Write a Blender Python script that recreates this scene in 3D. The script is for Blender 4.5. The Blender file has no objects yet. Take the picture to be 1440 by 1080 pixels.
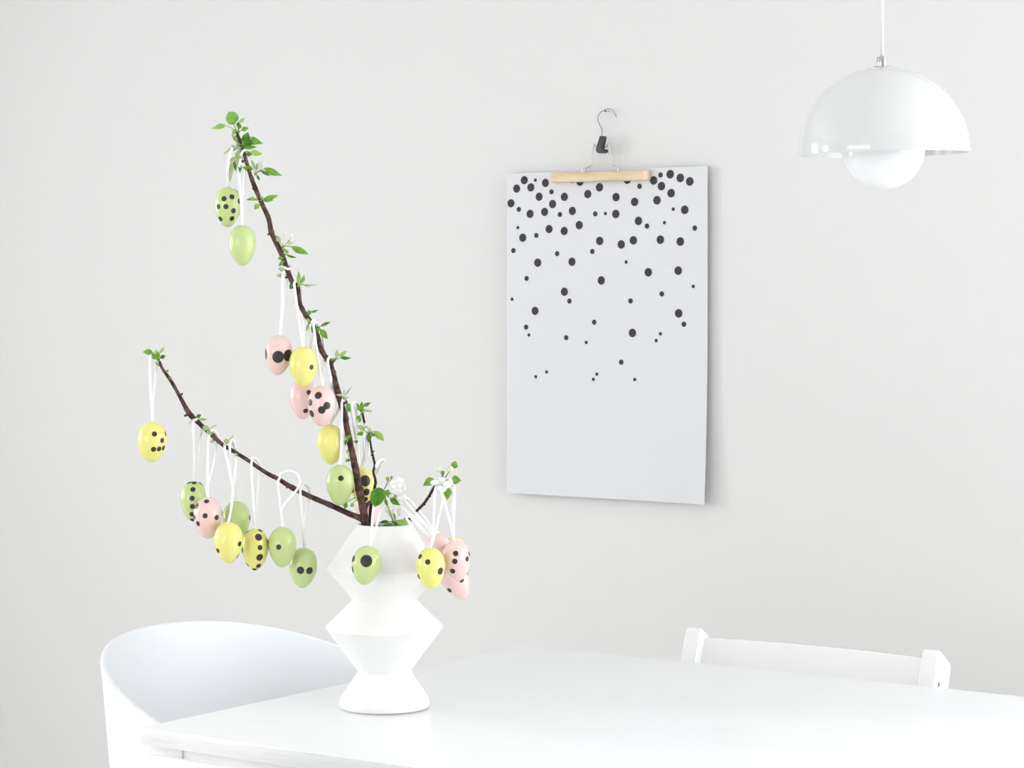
import bpy, bmesh, math, random
from mathutils import Vector, Matrix, Quaternion
random.seed(7)

# ------------------------------------------------------------------ camera, world, lights, exposure
F = 3217.0            # focal length in pixels of the 1440 x 1080 frame
YH = 430.0            # image row of the horizon
CZ = 1.306            # camera height
TH = math.radians(34.9)   # turn of the room against the view
C_, S_ = math.cos(TH), math.sin(TH)
sc = bpy.context.scene
col = sc.collection
cam = bpy.data.cameras.new('camera')
cam.sensor_width = 36.0
cam.lens = F / 1440.0 * 36.0
cam.shift_y = -(540.0 - YH) / 1440.0
cam_o = bpy.data.objects.new('camera', cam)
cam_o.location = (0, 0, CZ)
cam_o.rotation_euler = (math.pi / 2, 0, 0)
cam.clip_start = 0.05
col.objects.link(cam_o)
sc.camera = cam_o

world = bpy.data.worlds.new('world'); sc.world = world
world.use_nodes = True
bg = world.node_tree.nodes['Background']
bg.inputs[0].default_value = (0.92, 0.96, 1.0, 1); bg.inputs[1].default_value = 0.15

sc.view_settings.view_transform = 'Standard'
sc.view_settings.look = 'None'
sc.view_settings.gamma = 1.0
sc.view_settings.use_curve_mapping = False
sc.view_settings.exposure = 0.0

def W(s, t, z=0.0):           # room coordinates (along the back wall, towards it, up) to world
    return Vector((C_ * s + S_ * t, -S_ * s + C_ * t, z))

def window_light(name, s, t, z, facing, w, h, power, colour):
    l = bpy.data.lights.new(name, 'AREA'); l.shape = 'RECTANGLE'
    l.size = w; l.size_y = h; l.energy = power; l.color = colour
    o = bpy.data.objects.new(name, l); col.objects.link(o)
    o.location = W(s, t, z)
    d = W(*facing)
    o.rotation_euler = d.to_track_quat('-Z', 'Y').to_euler()
    return o

SL, SR, TB, TF, ZC = -5.3, 1.5, 4.107, -3.2, 2.6     # room limits
PW_RIGHT, PW_LEFT, PW_FRONT, PW_BACK = 70.0, 42.0, 106.0, 46.0
WIN = [  # wall, centre along wall, width, z0, z1
    ('right', 3.05, 1.8, 0.25, 2.4),
    ('left', 1.95, 0.9, 0.75, 2.2),
    ('left', 0.15, 0.9, 0.75, 2.2),
    ('front', -2.2, 3.6, 0.3, 2.35),  # camera-side opening, added to carry the fill light
    ('back', 0.20, 1.5, 0.5, 2.35),
]
window_light('daylight_right', SR + 0.10, 3.05, 1.325, (-1, 0, 0), 1.8, 2.15, PW_RIGHT, (0.955, 0.98, 1.0))
window_light('daylight_left', SL - 0.10, 1.95, 1.475, (1, 0, 0), 0.9, 1.45, PW_LEFT, (0.955, 0.975, 1.0))
window_light('daylight_left', SL - 0.10, 0.15, 1.475, (1, 0, 0), 0.9, 1.45, PW_LEFT, (0.955, 0.975, 1.0))
window_light('fill_front', -2.2, TF - 0.10, 1.325, (0, 1, 0), 3.6, 2.05, PW_FRONT, (0.965, 0.985, 1.0))  # fill light added behind the camera, no known window there

window_light('daylight_back', 0.20, TB + 0.11, 1.425, (0, -1, 0), 1.5, 1.85, PW_BACK, (0.955, 0.98, 1.0))

# ------------------------------------------------------------------ helpers
def srgb(r, g, b):
    f = lambda v: (v / 255 / 12.92) if v / 255 <= 0.04045 else ((v / 255 + 0.055) / 1.055) ** 2.4
    return (f(r), f(g), f(b), 1.0)

def mat(name, colour, rough=0.5, spec=0.5, metal=0.0, coat=0.0, coat_rough=0.05, noise=None, bump=None, translucent=0.0, stretch=(1, 1, 1)):
    m = bpy.data.materials.new(name); m.use_nodes = True
    nt = m.node_tree; N = nt.nodes; L = nt.links
    b = N['Principled BSDF']
    b.inputs['Base Color'].default_value = colour
    b.inputs['Roughness'].default_value = rough
    b.inputs['Specular IOR Level'].default_value = spec
    b.inputs['Metallic'].default_value = metal
    b.inputs['Coat Weight'].default_value = coat
    b.inputs['Coat Roughness'].default_value = coat_rough
    tc = N.new('ShaderNodeTexCoord'); mp = N.new('ShaderNodeMapping')
    mp.inputs['Scale'].default_value = stretch
    L.new(tc.outputs['Object'], mp.inputs['Vector'])
    if noise:                       # (second colour, scale, low, high)
        c2, scale, lo, hi = noise
        n = N.new('ShaderNodeTexNoise'); n.inputs['Scale'].default_value = scale; n.inputs['Detail'].default_value = 6
        L.new(mp.outputs['Vector'], n.inputs['Vector'])
        r = N.new('ShaderNodeValToRGB')
        r.color_ramp.elements[0].position = lo; r.color_ramp.elements[0].color = colour
        r.color_ramp.elements[1].position = hi; r.color_ramp.elements[1].color = c2
        L.new(n.outputs['Fac'], r.inputs['Fac']); L.new(r.outputs['Color'], b.inputs['Base Color'])
    if bump:                        # (scale, strength, distance)
        n2 = N.new('ShaderNodeTexNoise'); n2.inputs['Scale'].default_value = bump[0]; n2.inputs['Detail'].default_value = 5
        L.new(mp.outputs['Vector'], n2.inputs['Vector'])
        bp = N.new('ShaderNodeBump'); bp.inputs['Strength'].default_value = bump[1]; bp.inputs['Distance'].default_value = bump[2]
        L.new(n2.outputs['Fac'], bp.inputs['Height']); L.new(bp.outputs['Normal'], b.inputs['Normal'])
    if translucent:
        t = N.new('ShaderNodeBsdfTranslucent'); mx = N.new('ShaderNodeMixShader'); mx.inputs[0].default_value = translucent
        src = b.inputs['Base Color'].links
        if src: L.new(src[0].from_socket, t.inputs['Color'])
        else: t.inputs['Color'].default_value = colour
        out = N['Material Output']
        L.new(b.outputs[0], mx.inputs[1]); L.new(t.outputs[0], mx.inputs[2]); L.new(mx.outputs[0], out.inputs['Surface'])
    return m

M = {
    'wall': mat('wall_paint', (0.715, 0.714, 0.706, 1), 0.85, 0.2, bump=(55, 0.06, 0.004)),
    'ceiling': mat('ceiling_paint', (0.86, 0.86, 0.855, 1), 0.9, 0.2, bump=(60, 0.05, 0.003)),
    'floor': mat('floor_oak', (0.70, 0.675, 0.64, 1), 0.5, 0.4, noise=((0.76, 0.735, 0.70, 1), 6, 0.35, 0.65), stretch=(1, 12, 1)),
    'frame': mat('window_paint', (0.86, 0.86, 0.86, 1), 0.4, bump=(40, 0.02, 0.001)),
    'vase': mat('vase_ceramic', (0.87, 0.868, 0.857, 1), 0.62, 0.3, noise=((0.885, 0.883, 0.873, 1), 30, 0.3, 0.7), bump=(160, 0.10, 0.001)),
    'soil': mat('vase_inside', (0.35, 0.35, 0.33, 1), 0.9, bump=(90, 0.3, 0.002)),
    'table': mat('table_white_paint', (0.905, 0.912, 0.925, 1), 0.28, 0.5, noise=((0.89, 0.897, 0.91, 1), 3, 0.35, 0.7), stretch=(1, 14, 14)),
    'grain': mat('table_edge_grain', (0.79, 0.79, 0.785, 1), 0.4, 0.4, noise=((0.60, 0.59, 0.58, 1), 5.0, 0.50, 0.95), stretch=(3, 3, 90)),
    'plastic': mat('chair_white_plastic', (0.86, 0.883, 0.915, 1), 0.42, 0.4, bump=(400, 0.03, 0.0004)),
    'chairpaint': mat('chair_white_lacquer', (0.83, 0.83, 0.825, 1), 0.18, 0.5, coat=0.4, noise=((0.84, 0.841, 0.837, 1), 12, 0.3, 0.7)),
    'hole': mat('screw_hole_dark', (0.02, 0.02, 0.05, 1), 0.6, noise=((0.05, 0.05, 0.08, 1), 200, 0.4, 0.6)),
    'lamp': mat('lamp_enamel_dimmed', (0.67, 0.677, 0.68, 1), 0.12, 0.5, coat=0.6, coat_rough=0.02, noise=((0.68, 0.687, 0.69, 1), 8, 0.3, 0.7)),  # white enamel greyed: weaker light on the outside is put into the colour
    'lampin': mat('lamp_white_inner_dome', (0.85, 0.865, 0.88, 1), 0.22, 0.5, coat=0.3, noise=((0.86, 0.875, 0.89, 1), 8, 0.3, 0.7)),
    'cord': mat('lamp_cord_white', (0.84, 0.84, 0.85, 1), 0.5, bump=(900, 0.2, 0.0005)),
    'steel': mat('brushed_steel', (0.44, 0.44, 0.42, 1), 0.22, metal=1.0, noise=((0.52, 0.52, 0.50, 1), 60, 0.3, 0.7)),
    'zinc': mat('bright_wire', (0.48, 0.48, 0.48, 1), 0.3, metal=1.0, noise=((0.58, 0.58, 0.58, 1), 90, 0.3, 0.7)),
    'wire': mat('zinc_wire', (0.36, 0.36, 0.37, 1), 0.35, metal=1.0, noise=((0.46, 0.46, 0.46, 1), 90, 0.3, 0.7)),
    'black': mat('black_plastic', (0.022, 0.022, 0.024, 1), 0.45, noise=((0.034, 0.034, 0.036, 1), 90, 0.3, 0.7)),
    'wood': mat('hanger_birch', srgb(222, 203, 172), 0.5, 0.3, noise=(srgb(207, 180, 140), 9.0, 0.42, 0.72), stretch=(1.6, 8, 8)),
    'woodend': mat('hanger_felt_end', srgb(226, 212, 192), 0.8, 0.2, bump=(300, 0.2, 0.001)),
    'paper': mat('poster_paper', (0.685, 0.692, 0.712, 1), 0.75, 0.2, bump=(120, 0.03, 0.001)),
    'ink': mat('poster_ink', srgb(62, 58, 62), 0.7, 0.2, noise=(srgb(70, 66, 70), 200, 0.3, 0.7)),
    'egg_green': mat('egg_green_plastic', srgb(198, 216, 145), 0.26, 0.45, coat=0.35, coat_rough=0.12, noise=(srgb(193, 211, 141), 35, 0.3, 0.7)),
    'egg_yellow': mat('egg_yellow_plastic', srgb(236, 231, 136), 0.26, 0.45, coat=0.35, coat_rough=0.12, noise=(srgb(231, 225, 128), 35, 0.3, 0.7)),
    'egg_pink': mat('egg_pink_plastic', srgb(240, 207, 202), 0.26, 0.45, coat=0.35, coat_rough=0.12, noise=(srgb(234, 201, 197), 35, 0.3, 0.7)),
    'dot': mat('egg_black_dot', srgb(48, 43, 40), 0.35, 0.4, noise=(srgb(58, 53, 48), 300, 0.3, 0.7)),
    'ribbon': mat('ribbon_white_satin', (0.95, 0.955, 0.965, 1), 0.45, 0.4, bump=(700, 0.1, 0.0003)),
    'bark': mat('branch_bark', srgb(58, 40, 36), 0.8, 0.25, noise=(srgb(112, 88, 80), 120, 0.38, 0.72), bump=(260, 0.8, 0.0015)),
    'bark_dark': mat('twig_bark', srgb(44, 30, 27), 0.8, 0.25, noise=(srgb(78, 58, 52), 160, 0.38, 0.72), bump=(300, 0.7, 0.001)),
    'leaf_d': mat('leaf_dark_green', srgb(58, 118, 26), 0.42, 0.4, noise=(srgb(96, 152, 46), 140, 0.40, 0.66), translucent=0.22),
    'leaf_m': mat('leaf_mid_green', srgb(100, 152, 42), 0.45, 0.4, noise=(srgb(128, 176, 70), 140, 0.38, 0.66), translucent=0.30),
    'leaf_l': mat('leaf_light_green', srgb(146, 184, 86), 0.5, 0.4, noise=(srgb(172, 204, 118), 140, 0.38, 0.66), translucent=0.30),
    'leaf_p': mat('leaf_pale_downy', srgb(160, 180, 122), 0.7, 0.3, noise=(srgb(190, 204, 162), 140, 0.38, 0.66), translucent=0.30),
    'petal': mat('petal_white', (0.95, 0.95, 0.935, 1), 0.55, 0.3, noise=((0.93, 0.935, 0.87, 1), 120, 0.5, 0.85), translucent=0.12),
    'bud': mat('bud_green_white', srgb(222, 228, 196), 0.55, 0.3, noise=(srgb(242, 243, 230), 160, 0.35, 0.65), translucent=0.15),
    'stamen': mat('stamen_ochre', srgb(176, 128, 62), 0.7, noise=(srgb(150, 96, 48), 400, 0.3, 0.7)),
}

def mesh_obj(name, verts, faces, material, parent=None, smooth=True):
    me = bpy.data.meshes.new(name)
    me.from_pydata([tuple(v) for v in verts], [], faces)
    me.validate(); me.update()
    if smooth:
        me.shade_smooth()
    me.materials.append(material)
    o = bpy.data.objects.new(name, me); col.objects.link(o)
    if parent: o.parent = parent
    return o

def bm_obj(name, bm, material, parent=None, smooth=False, angle=None):
    bmesh.ops.recalc_face_normals(bm, faces=bm.faces)
    me = bpy.data.meshes.new(name); bm.to_mesh(me); bm.free()
    if smooth:
        me.shade_smooth()
        if angle is not None: me.set_sharp_from_angle(angle=math.radians(angle))
    me.materials.append(material)
    o = bpy.data.objects.new(name, me); col.objects.link(o)
    if parent: o.parent = parent
    return o

def tag(o, label=None, cat=None, group=None, kind=None):
    if label: o['label'] = label
    if cat: o['category'] = cat
    if group: o['group'] = group
    if kind: o['kind'] = kind
    return o

def empty(name, loc, rz=0.0):
    o = bpy.data.objects.new(name, None); col.objects.link(o)
    o.location = loc; o.rotation_euler = (0, 0, rz); o.empty_display_size = 0.05
    return o

def add_box(bm, x0, x1, y0, y1, z0, z1):
    vs = [bm.verts.new((x, y, z)) for z in (z0, z1) for y in (y0, y1) for x in (x0, x1)]
    for f in ((0, 2, 3, 1), (4, 5, 7, 6), (0, 1, 5, 4), (2, 6, 7, 3), (0, 4, 6, 2), (1, 3, 7, 5)):
        bm.faces.new([vs[i] for i in f])
    return vs

def box(name, x0, x1, y0, y1, z0, z1, material, parent=None, bevel=0.0, segs=2):
    bm = bmesh.new(); add_box(bm, x0, x1, y0, y1, z0, z1)
    if bevel:
        bmesh.ops.bevel(bm, geom=bm.edges[:], offset=bevel, segments=segs, affect='EDGES', profile=0.5)
    return bm_obj(name, bm, material, parent, smooth=bool(bevel), angle=35)

def lathe(name, prof, material, parent=None, seg=72, sharp=None, offset=(0, 0, 0)):
    bm = bmesh.new(); rings = []
    for r, z in prof:
        if r < 1e-6:
            rings.append([bm.verts.new((offset[0], offset[1], z + offset[2]))])
        else:
            rings.append([bm.verts.new((offset[0] + r * math.cos(2 * math.pi * k / seg), offset[1] + r * math.sin(2 * math.pi * k / seg), z + offset[2])) for k in range(seg)])
    for a, b in zip(rings, rings[1:]):
        for k in range(seg):
            k2 = (k + 1) % seg
            if len(a) == 1 and len(b) == 1: break
            if len(a) == 1: bm.faces.new((a[0], b[k], b[k2]))
            elif len(b) == 1: bm.faces.new((a[k], a[k2], b[0]))
            else: bm.faces.new((a[k], a[k2], b[k2], b[k]))
    return bm_obj(name, bm, material, parent, smooth=True, angle=sharp)

def catmull(pts, n=6):
    out = []
    P = [pts[0]] + list(pts) + [pts[-1]]
    for i in range(1, len(P) - 2):
        p0, p1, p2, p3 = P[i - 1], P[i], P[i + 1], P[i + 2]
        for k in range(n):
            t = k / n
            out.append(0.5 * ((2 * p1) + (p2 - p0) * t + (2 * p0 - 5 * p1 + 4 * p2 - p3) * t * t + (3 * p1 - p0 - 3 * p2 + p3) * t ** 3))
    out.append(pts[-1].copy())
    return out

def tube_data(pts, radii, seg=8, rough=0.0, rnd=random, cap=True):
    verts, faces = [], []
    n = len(pts)
    up = None
    for i, p in enumerate(pts):
        t = (pts[min(i + 1, n - 1)] - pts[max(i - 1, 0)]).normalized()
        if up is None:
            a = Vector((0, 1, 0)) if abs(t.y) < 0.9 else Vector((1, 0, 0))
            up = (a - t * a.dot(t)).normalized()
        else:
            up = (up - t * up.dot(t)).normalized()
        side = t.cross(up)
        for k in range(seg):
            ang = 2 * math.pi * k / seg
            r = radii[i] * (1 + rough * rnd.uniform(-1, 1))
            verts.append(p + up * (math.cos(ang) * r) + side * (math.sin(ang) * r))
    for i in range(n - 1):
        for k in range(seg):
            k2 = (k + 1) % seg
            faces.append((i * seg + k, i * seg + k2, (i + 1) * seg + k2, (i + 1) * seg + k))
    if cap:
        faces.append(tuple(reversed(range(seg)))); faces.append(tuple((n - 1) * seg + k for k in range(seg)))
    return verts, faces

def P(px, py, Y):                 # the point at depth Y seen at a pixel
    return Vector(((px - 720) * Y / F, Y, CZ - (py - YH) * Y / F))

def PT(px, py, t):                # the room coordinates of the point on the plane at distance t from the camera wall line
    u = (px - 720) / F
    Y = t / (C_ + S_ * u); X = u * Y
    return C_ * X - S_ * Y, t, CZ - (py - YH) * Y / F

# ------------------------------------------------------------------ room shell
def wall_with_holes(name, along0, along1, z0, z1, holes, place, thick):
    """a wall as a ring of boxes round its window openings, in one mesh; place(a, d, z) gives the world point"""
    bm = bmesh.new()
    cuts = sorted({along0, along1, *[h[0] for h in holes], *[h[1] for h in holes]})
    def blk(a0, a1, c0, c1):
        vs = [bm.verts.new(place(a, d, z)) for z in (c0, c1) for d in (0, thick) for a in (a0, a1)]
        for f in ((0, 2, 3, 1), (4, 5, 7, 6), (0, 1, 5, 4), (2, 6, 7, 3), (0, 4, 6, 2), (1, 3, 7, 5)):
            bm.faces.new([vs[i] for i in f])
    for a0, a1 in zip(cuts, cuts[1:]):
        h = [q for q in holes if q[0] <= a0 + 1e-6 and q[1] >= a1 - 1e-6]
        if h:
            blk(a0, a1, z0, h[0][2]); blk(a0, a1, h[0][3], z1)
        else:
            blk(a0, a1, z0, z1)
    return tag(bm_obj(name, bm, M['wall']), kind='structure')

PLACE = {
    'right': lambda a, d, z: W(SR + d, a, z),
    'left': lambda a, d, z: W(SL - d, a, z),
    'front': lambda a, d, z: W(a, TF - d, z),
    'back': lambda a, d, z: W(a, TB + d, z),
}
def holes(side): return [(c - w / 2, c + w / 2, z0, z1) for sd, c, w, z0, z1 in WIN if sd == side]
wall_with_holes('wall_back', SL - 0.1, SR + 0.1, 0, ZC, holes('back'), PLACE['back'], 0.1)
wall_with_holes('wall_right', TF - 0.1, TB, 0, ZC, holes('right'), PLACE['right'], 0.09)
wall_with_holes('wall_left', TF - 0.1, TB, 0, ZC, holes('left'), PLACE['left'], 0.09)
wall_with_holes('wall_front', SL, SR, 0, ZC, holes('front'), PLACE['front'], 0.09)
room = [W(SL - .1, TF - .1), W(SR + .1, TF - .1), W(SR + .1, TB + .1), W(SL - .1, TB + .1)]
def slab(name, z0, z1, m):
    vs = [(p.x, p.y, z) for z in (z0, z1) for p in room]
    fs = [(3, 2, 1, 0), (4, 5, 6, 7)] + [(k, (k + 1) % 4, 4 + (k + 1) % 4, 4 + k) for k in range(4)]
    return tag(mesh_obj(name, vs, fs, m, smooth=False), kind='structure')
slab('floor', -0.1, 0.0, M['floor'])
slab('ceiling', ZC, ZC + 0.1, M['ceiling'])
for i, (sd, c, w, z0, z1) in enumerate(WIN):
    bm = bmesh.new(); pl = PLACE[sd]
    def bar(a0, a1, c0, c1):
        vs = [bm.verts.new(pl(a, d, z)) for z in (c0, c1) for d in (0.02, 0.08) for a in (a0, a1)]
        for f in ((0, 2, 3, 1), (4, 5, 7, 6), (0, 1, 5, 4), (2, 6, 7, 3), (0, 4, 6, 2), (1, 3, 7, 5)):
            bm.faces.new([vs[k] for k in f])
    a0, a1 = c - w / 2, c + w / 2; fr = 0.06
    bar(a0, a0 + fr, z0, z1); bar(a1 - fr, a1, z0, z1); bar(a0 + fr, a1 - fr, z0, z0 + fr); bar(a0 + fr, a1 - fr, z1 - fr, z1)
    nm = max(1, round(w / 0.85))
    for k in range(1, nm):
        bar(a0 + w * k / nm - 0.03, a0 + w * k / nm + 0.03, z0 + fr, z1 - fr)
    tag(bm_obj('window_%d' % (i + 1), bm, M['frame']), kind='structure')
bm = bmesh.new()
vs = [bm.verts.new(W(a, TB - d, z)) for z in (0, 0.09) for d in (0.0, 0.014) for a in (SL, SR)]
for f in ((0, 2, 3, 1), (4, 5, 7, 6), (0, 1, 5, 4), (2, 6, 7, 3), (0, 4, 6, 2), (1, 3, 7, 5)): bm.faces.new([vs[k] for k in f])
tag(bm_obj('baseboard_back', bm, M['frame']), kind='structure')

# ------------------------------------------------------------------ dining table (160 x 90 cm)
TZ = 0.740
TS0, TT0, TT1, TL = -2.166, 2.233, 3.142, 1.60
tb = tag(empty('dining_table', W(TS0, TT0, 0), -TH), 'white rectangular dining table carrying the white angular vase', 'table')
bm = bmesh.new(); add_box(bm, 0, TL, 0, TT1 - TT0, TZ - 0.0225, TZ)
bmesh.ops.bevel(bm, geom=bm.edges[:], offset=0.0012, segments=2, affect='EDGES', profile=0.5)
top = bm_obj('tabletop', bm, M['table'], tb, smooth=True, angle=35)
top.data.materials.append(M['grain'])
for p_ in top.data.polygons:
    if abs(p_.normal.z) < 0.2: p_.material_index = 1
TD = TT1 - TT0; LW = 0.056; IN = 0.010
for x in (IN, TL - IN - LW):
    for y in (IN, TD - IN - LW):
        box('leg', x, x + LW, y, y + LW, 0, TZ - 0.0226, M['grain'], tb, 0.0015)
AZ0, AZ1 = TZ - 0.0226 - 0.075, TZ - 0.0226
box('apron', IN + LW, TL - IN - LW, IN + 0.003, IN + 0.023, AZ0, AZ1, M['grain'], tb, 0.001)
box('apron', IN + LW, TL - IN - LW, TD - IN - 0.023, TD - IN - 0.003, AZ0, AZ1, M['grain'], tb, 0.001)
box('apron', IN + 0.003, IN + 0.023, IN + LW, TD - IN - LW, AZ0, AZ1, M['grain'], tb, 0.001)
box('apron', TL - IN - 0.023, TL - IN - 0.003, IN + LW, TD - IN - LW, AZ0, AZ1, M['grain'], tb, 0.001)

# ------------------------------------------------------------------ tub chair at the end of the table
def tub_chair():
    s0, t0, rot, w, R, z0, a, q = -2.2717, 2.6364, -0.008, 0.269, 0.25, 0.8032, 0.3983, 1.145
    root = tag(empty('tub_chair', W(s0, t0, 0), -TH + rot),
               'rounded white plastic tub armchair at the short end of the table', 'chair')
    def rim(u):                    # u in -1..1 round the open tub, ends at the seat front
        ph = u * 2.75
        if abs(ph) <= math.pi / 2:
            f, l = -R * math.cos(ph), w * math.sin(ph)
            z = z0 - a * max(f + R, 0) ** q
        else:
            e = (abs(ph) - math.pi / 2) / (2.75 - math.pi / 2)
            f = 0.255 * math.sin(e * math.pi / 2) ** 0.9
            l = math.copysign(w * (1 - 0.42 * e ** 2.6), ph)
            zl = z0 - a * (min(f, 0.05) + R) ** q
            d = max(0.0, f - 0.03) / 0.225
            z = zl - (zl - 0.455) * (1 - (1 - d) ** 2.2)
        return Vector((f, l, z))
    nu, prof = 96, []
    for k in range(15):            # (inward share, depth share) from the rim to the seat centre
        x = k / 14
        prof.append(x)
    verts, faces = [], []
    cen = Vector((0.02, 0, 0.445))
    for i in range(nu + 1):
        r = rim(-1 + 2 * i / nu)
        for x in prof:
            h = 1 - (1 - min(1, x / 0.62)) ** 1.0 if x < 0.62 else 1.0
            drop = math.sin(min(1.0, x / 0.72) * math.pi / 2) ** 1.15
            inn = 0.20 * x + 0.80 * max(0.0, (x - 0.42) / 0.58) ** 1.6
            p = Vector((r.x + (cen.x - r.x) * inn, r.y + (cen.y - r.y) * inn, r.z + (cen.z - r.z) * drop))
            verts.append(p)
    m = len(prof)
    for i in range(nu):
        for k in range(m - 1):
            faces.append((i * m + k, i * m + k + 1, (i + 1) * m + k + 1, (i + 1) * m + k))
    # close the seat front
    f0 = [0 * m + k for k in range(m)]; f1 = [nu * m + k for k in range(m)]
    for k in range(m - 1):
        faces.append((f0[k], f1[k], f1[k + 1], f0[k + 1]))
    sh = mesh_obj('shell', verts, faces, M['plastic'], root)
    bm = bmesh.new(); bm.from_mesh(sh.data)
    bmesh.ops.remove_doubles(bm, verts=bm.verts, dist=0.0004)
    bmesh.ops.recalc_face_normals(bm, faces=bm.faces)
    bm.to_mesh(sh.data); bm.free(); sh.data.shade_smooth()
    so = sh.modifiers.new('thickness', 'SOLIDIFY'); so.thickness = 0.009; so.offset = 0.0
    bv = sh.modifiers.new('edge', 'BEVEL'); bv.width = 0.0025; bv.segments = 2; bv.limit_method = 'ANGLE'; bv.angle_limit = math.radians(50)
    for fx in (-1, 1):
        for fy in (-1, 1):
            v, f = tube_data([Vector((0.02 + fx * 0.10, fy * 0.10, 0.437)), Vector((0.02 + fx * 0.20, fy * 0.21, 0.0))], [0.016, 0.011], 12)
            mesh_obj('leg', v, f, M['chairpaint'], root)
tub_chair()

# ------------------------------------------------------------------ wooden chair behind the table
def slat_chair():
    tch = 3.345
    sl = PT(975, 882, tch)[0]; sr = PT(1309, 913, tch)[0]
    sm = (sl + sr) / 2; hw = (sr - sl) / 2
    root = tag(empty('slat_back_chair', W(sm, tch, 0), -TH),
               'white lacquered wooden chair with two upright posts, tucked behind the table', 'chair')
    lean = math.tan(math.radians(19))
    ztop = 0.763
    # side profile of a post: (towards the wall, height)
    def side(h, d):  # point on the leaning post, d back from its front face
        return ((h - ztop) * lean + d, h)
    for sx in (-1, 1):
        prof = [side(ztop - 0.006, 0.0), side(ztop, 0.004), side(ztop - 0.027, 0.053), side(ztop - 0.036, 0.058), side(0.50, 0.058),
                (-0.02, 0.40), (0.045, 0.0), (0.01, 0.0), (-0.075, 0.40), side(0.50, 0.0)]
        bm = bmesh.new(); th = 0.029
        A = [bm.verts.new((sx * hw - th / 2, y, z)) for y, z in prof]; B = [bm.verts.new((sx * hw + th / 2, y, z)) for y, z in prof]
        bm.faces.new(A); bm.faces.new(list(reversed(B)))
        for k in range(len(prof)):
            k2 = (k + 1) % len(prof); bm.faces.new((A[k], B[k], B[k2], A[k2]))
        bmesh.ops.bevel(bm, geom=bm.edges[:], offset=0.003, segments=3, affect='EDGES', profile=0.5)
        post = bm_obj('post', bm, M['chairpaint'], root, smooth=True, angle=40)
        # screw hole in the outer face
        if sx == 1:
            hz = ztop - 0.0545; hy = (hz - ztop) * lean + 0.0165
            x = sx * hw + sx * (th / 2 + 0.0003)
            vs = [(x, hy, hz)] + [(x, hy + 0.0026 * math.cos(a * math.pi / 8), hz + 0.0042 * math.sin(a * math.pi / 8)) for a in range(16)]
            mesh_obj('screw_hole', vs, [(0, 1 + k, 1 + (k + 1) % 16) for k in range(16)], M['hole'], post, smooth=False)
        # front leg and side rail
        box('leg', sx * hw - 0.016, sx * hw + 0.016, -0.43, -0.395, 0, 0.43, M['chairpaint'], root, 0.004)
        box('seat_rail', sx * hw - 0.014, sx * hw + 0.014, -0.395, -0.058, 0.375, 0.425, M['chairpaint'], root, 0.003)
    # curved backrest board between the posts
    n = 24; verts, faces = [], []
    zt, zb = ztop - 0.0185, ztop - 0.21
    for i in range(n + 1):
        x = -hw + 0.012 + (2 * hw - 0.024) * i / n
        bow = 0.024 * (1 - (x / hw) ** 2)
        for z, d in ((zt, 0.017), (zt, 0.029), (zb, 0.029), (zb, 0.017)):
            verts.append((x, (z - ztop) * lean + d + bow, z))
    for i in range(n):
        for k in range(4):
            k2 = (k + 1) % 4
            faces.append((i * 4 + k, i * 4 + k2, (i + 1) * 4 + k2, (i + 1) * 4 + k))
    faces += [(3, 2, 1, 0), tuple(n * 4 + k for k in range(4))]
    bm = bmesh.new()
    me = bpy.data.meshes.new('tmp'); me.from_pydata(verts, [], faces); bm.from_mesh(me); bpy.data.meshes.remove(me)
    bmesh.ops.bevel(bm, geom=[e for e in bm.edges if abs((e.verts[0].co - e.verts[1].co).x) > 0.005], offset=0.002, segments=2, affect='EDGES', profile=0.5)
    bm_obj('backrest', bm, M['chairpaint'], root, smooth=True, angle=40)
    box('seat', -hw + 0.0165, hw - 0.0165, -0.44, -0.04, 0.426, 0.446, M['chairpaint'], root, 0.006)
    box('seat_rail', -hw + 0.0165, hw - 0.0165, -0.42, -0.40, 0.375, 0.425, M['chairpaint'], root, 0.003)
slat_chair()

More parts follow.
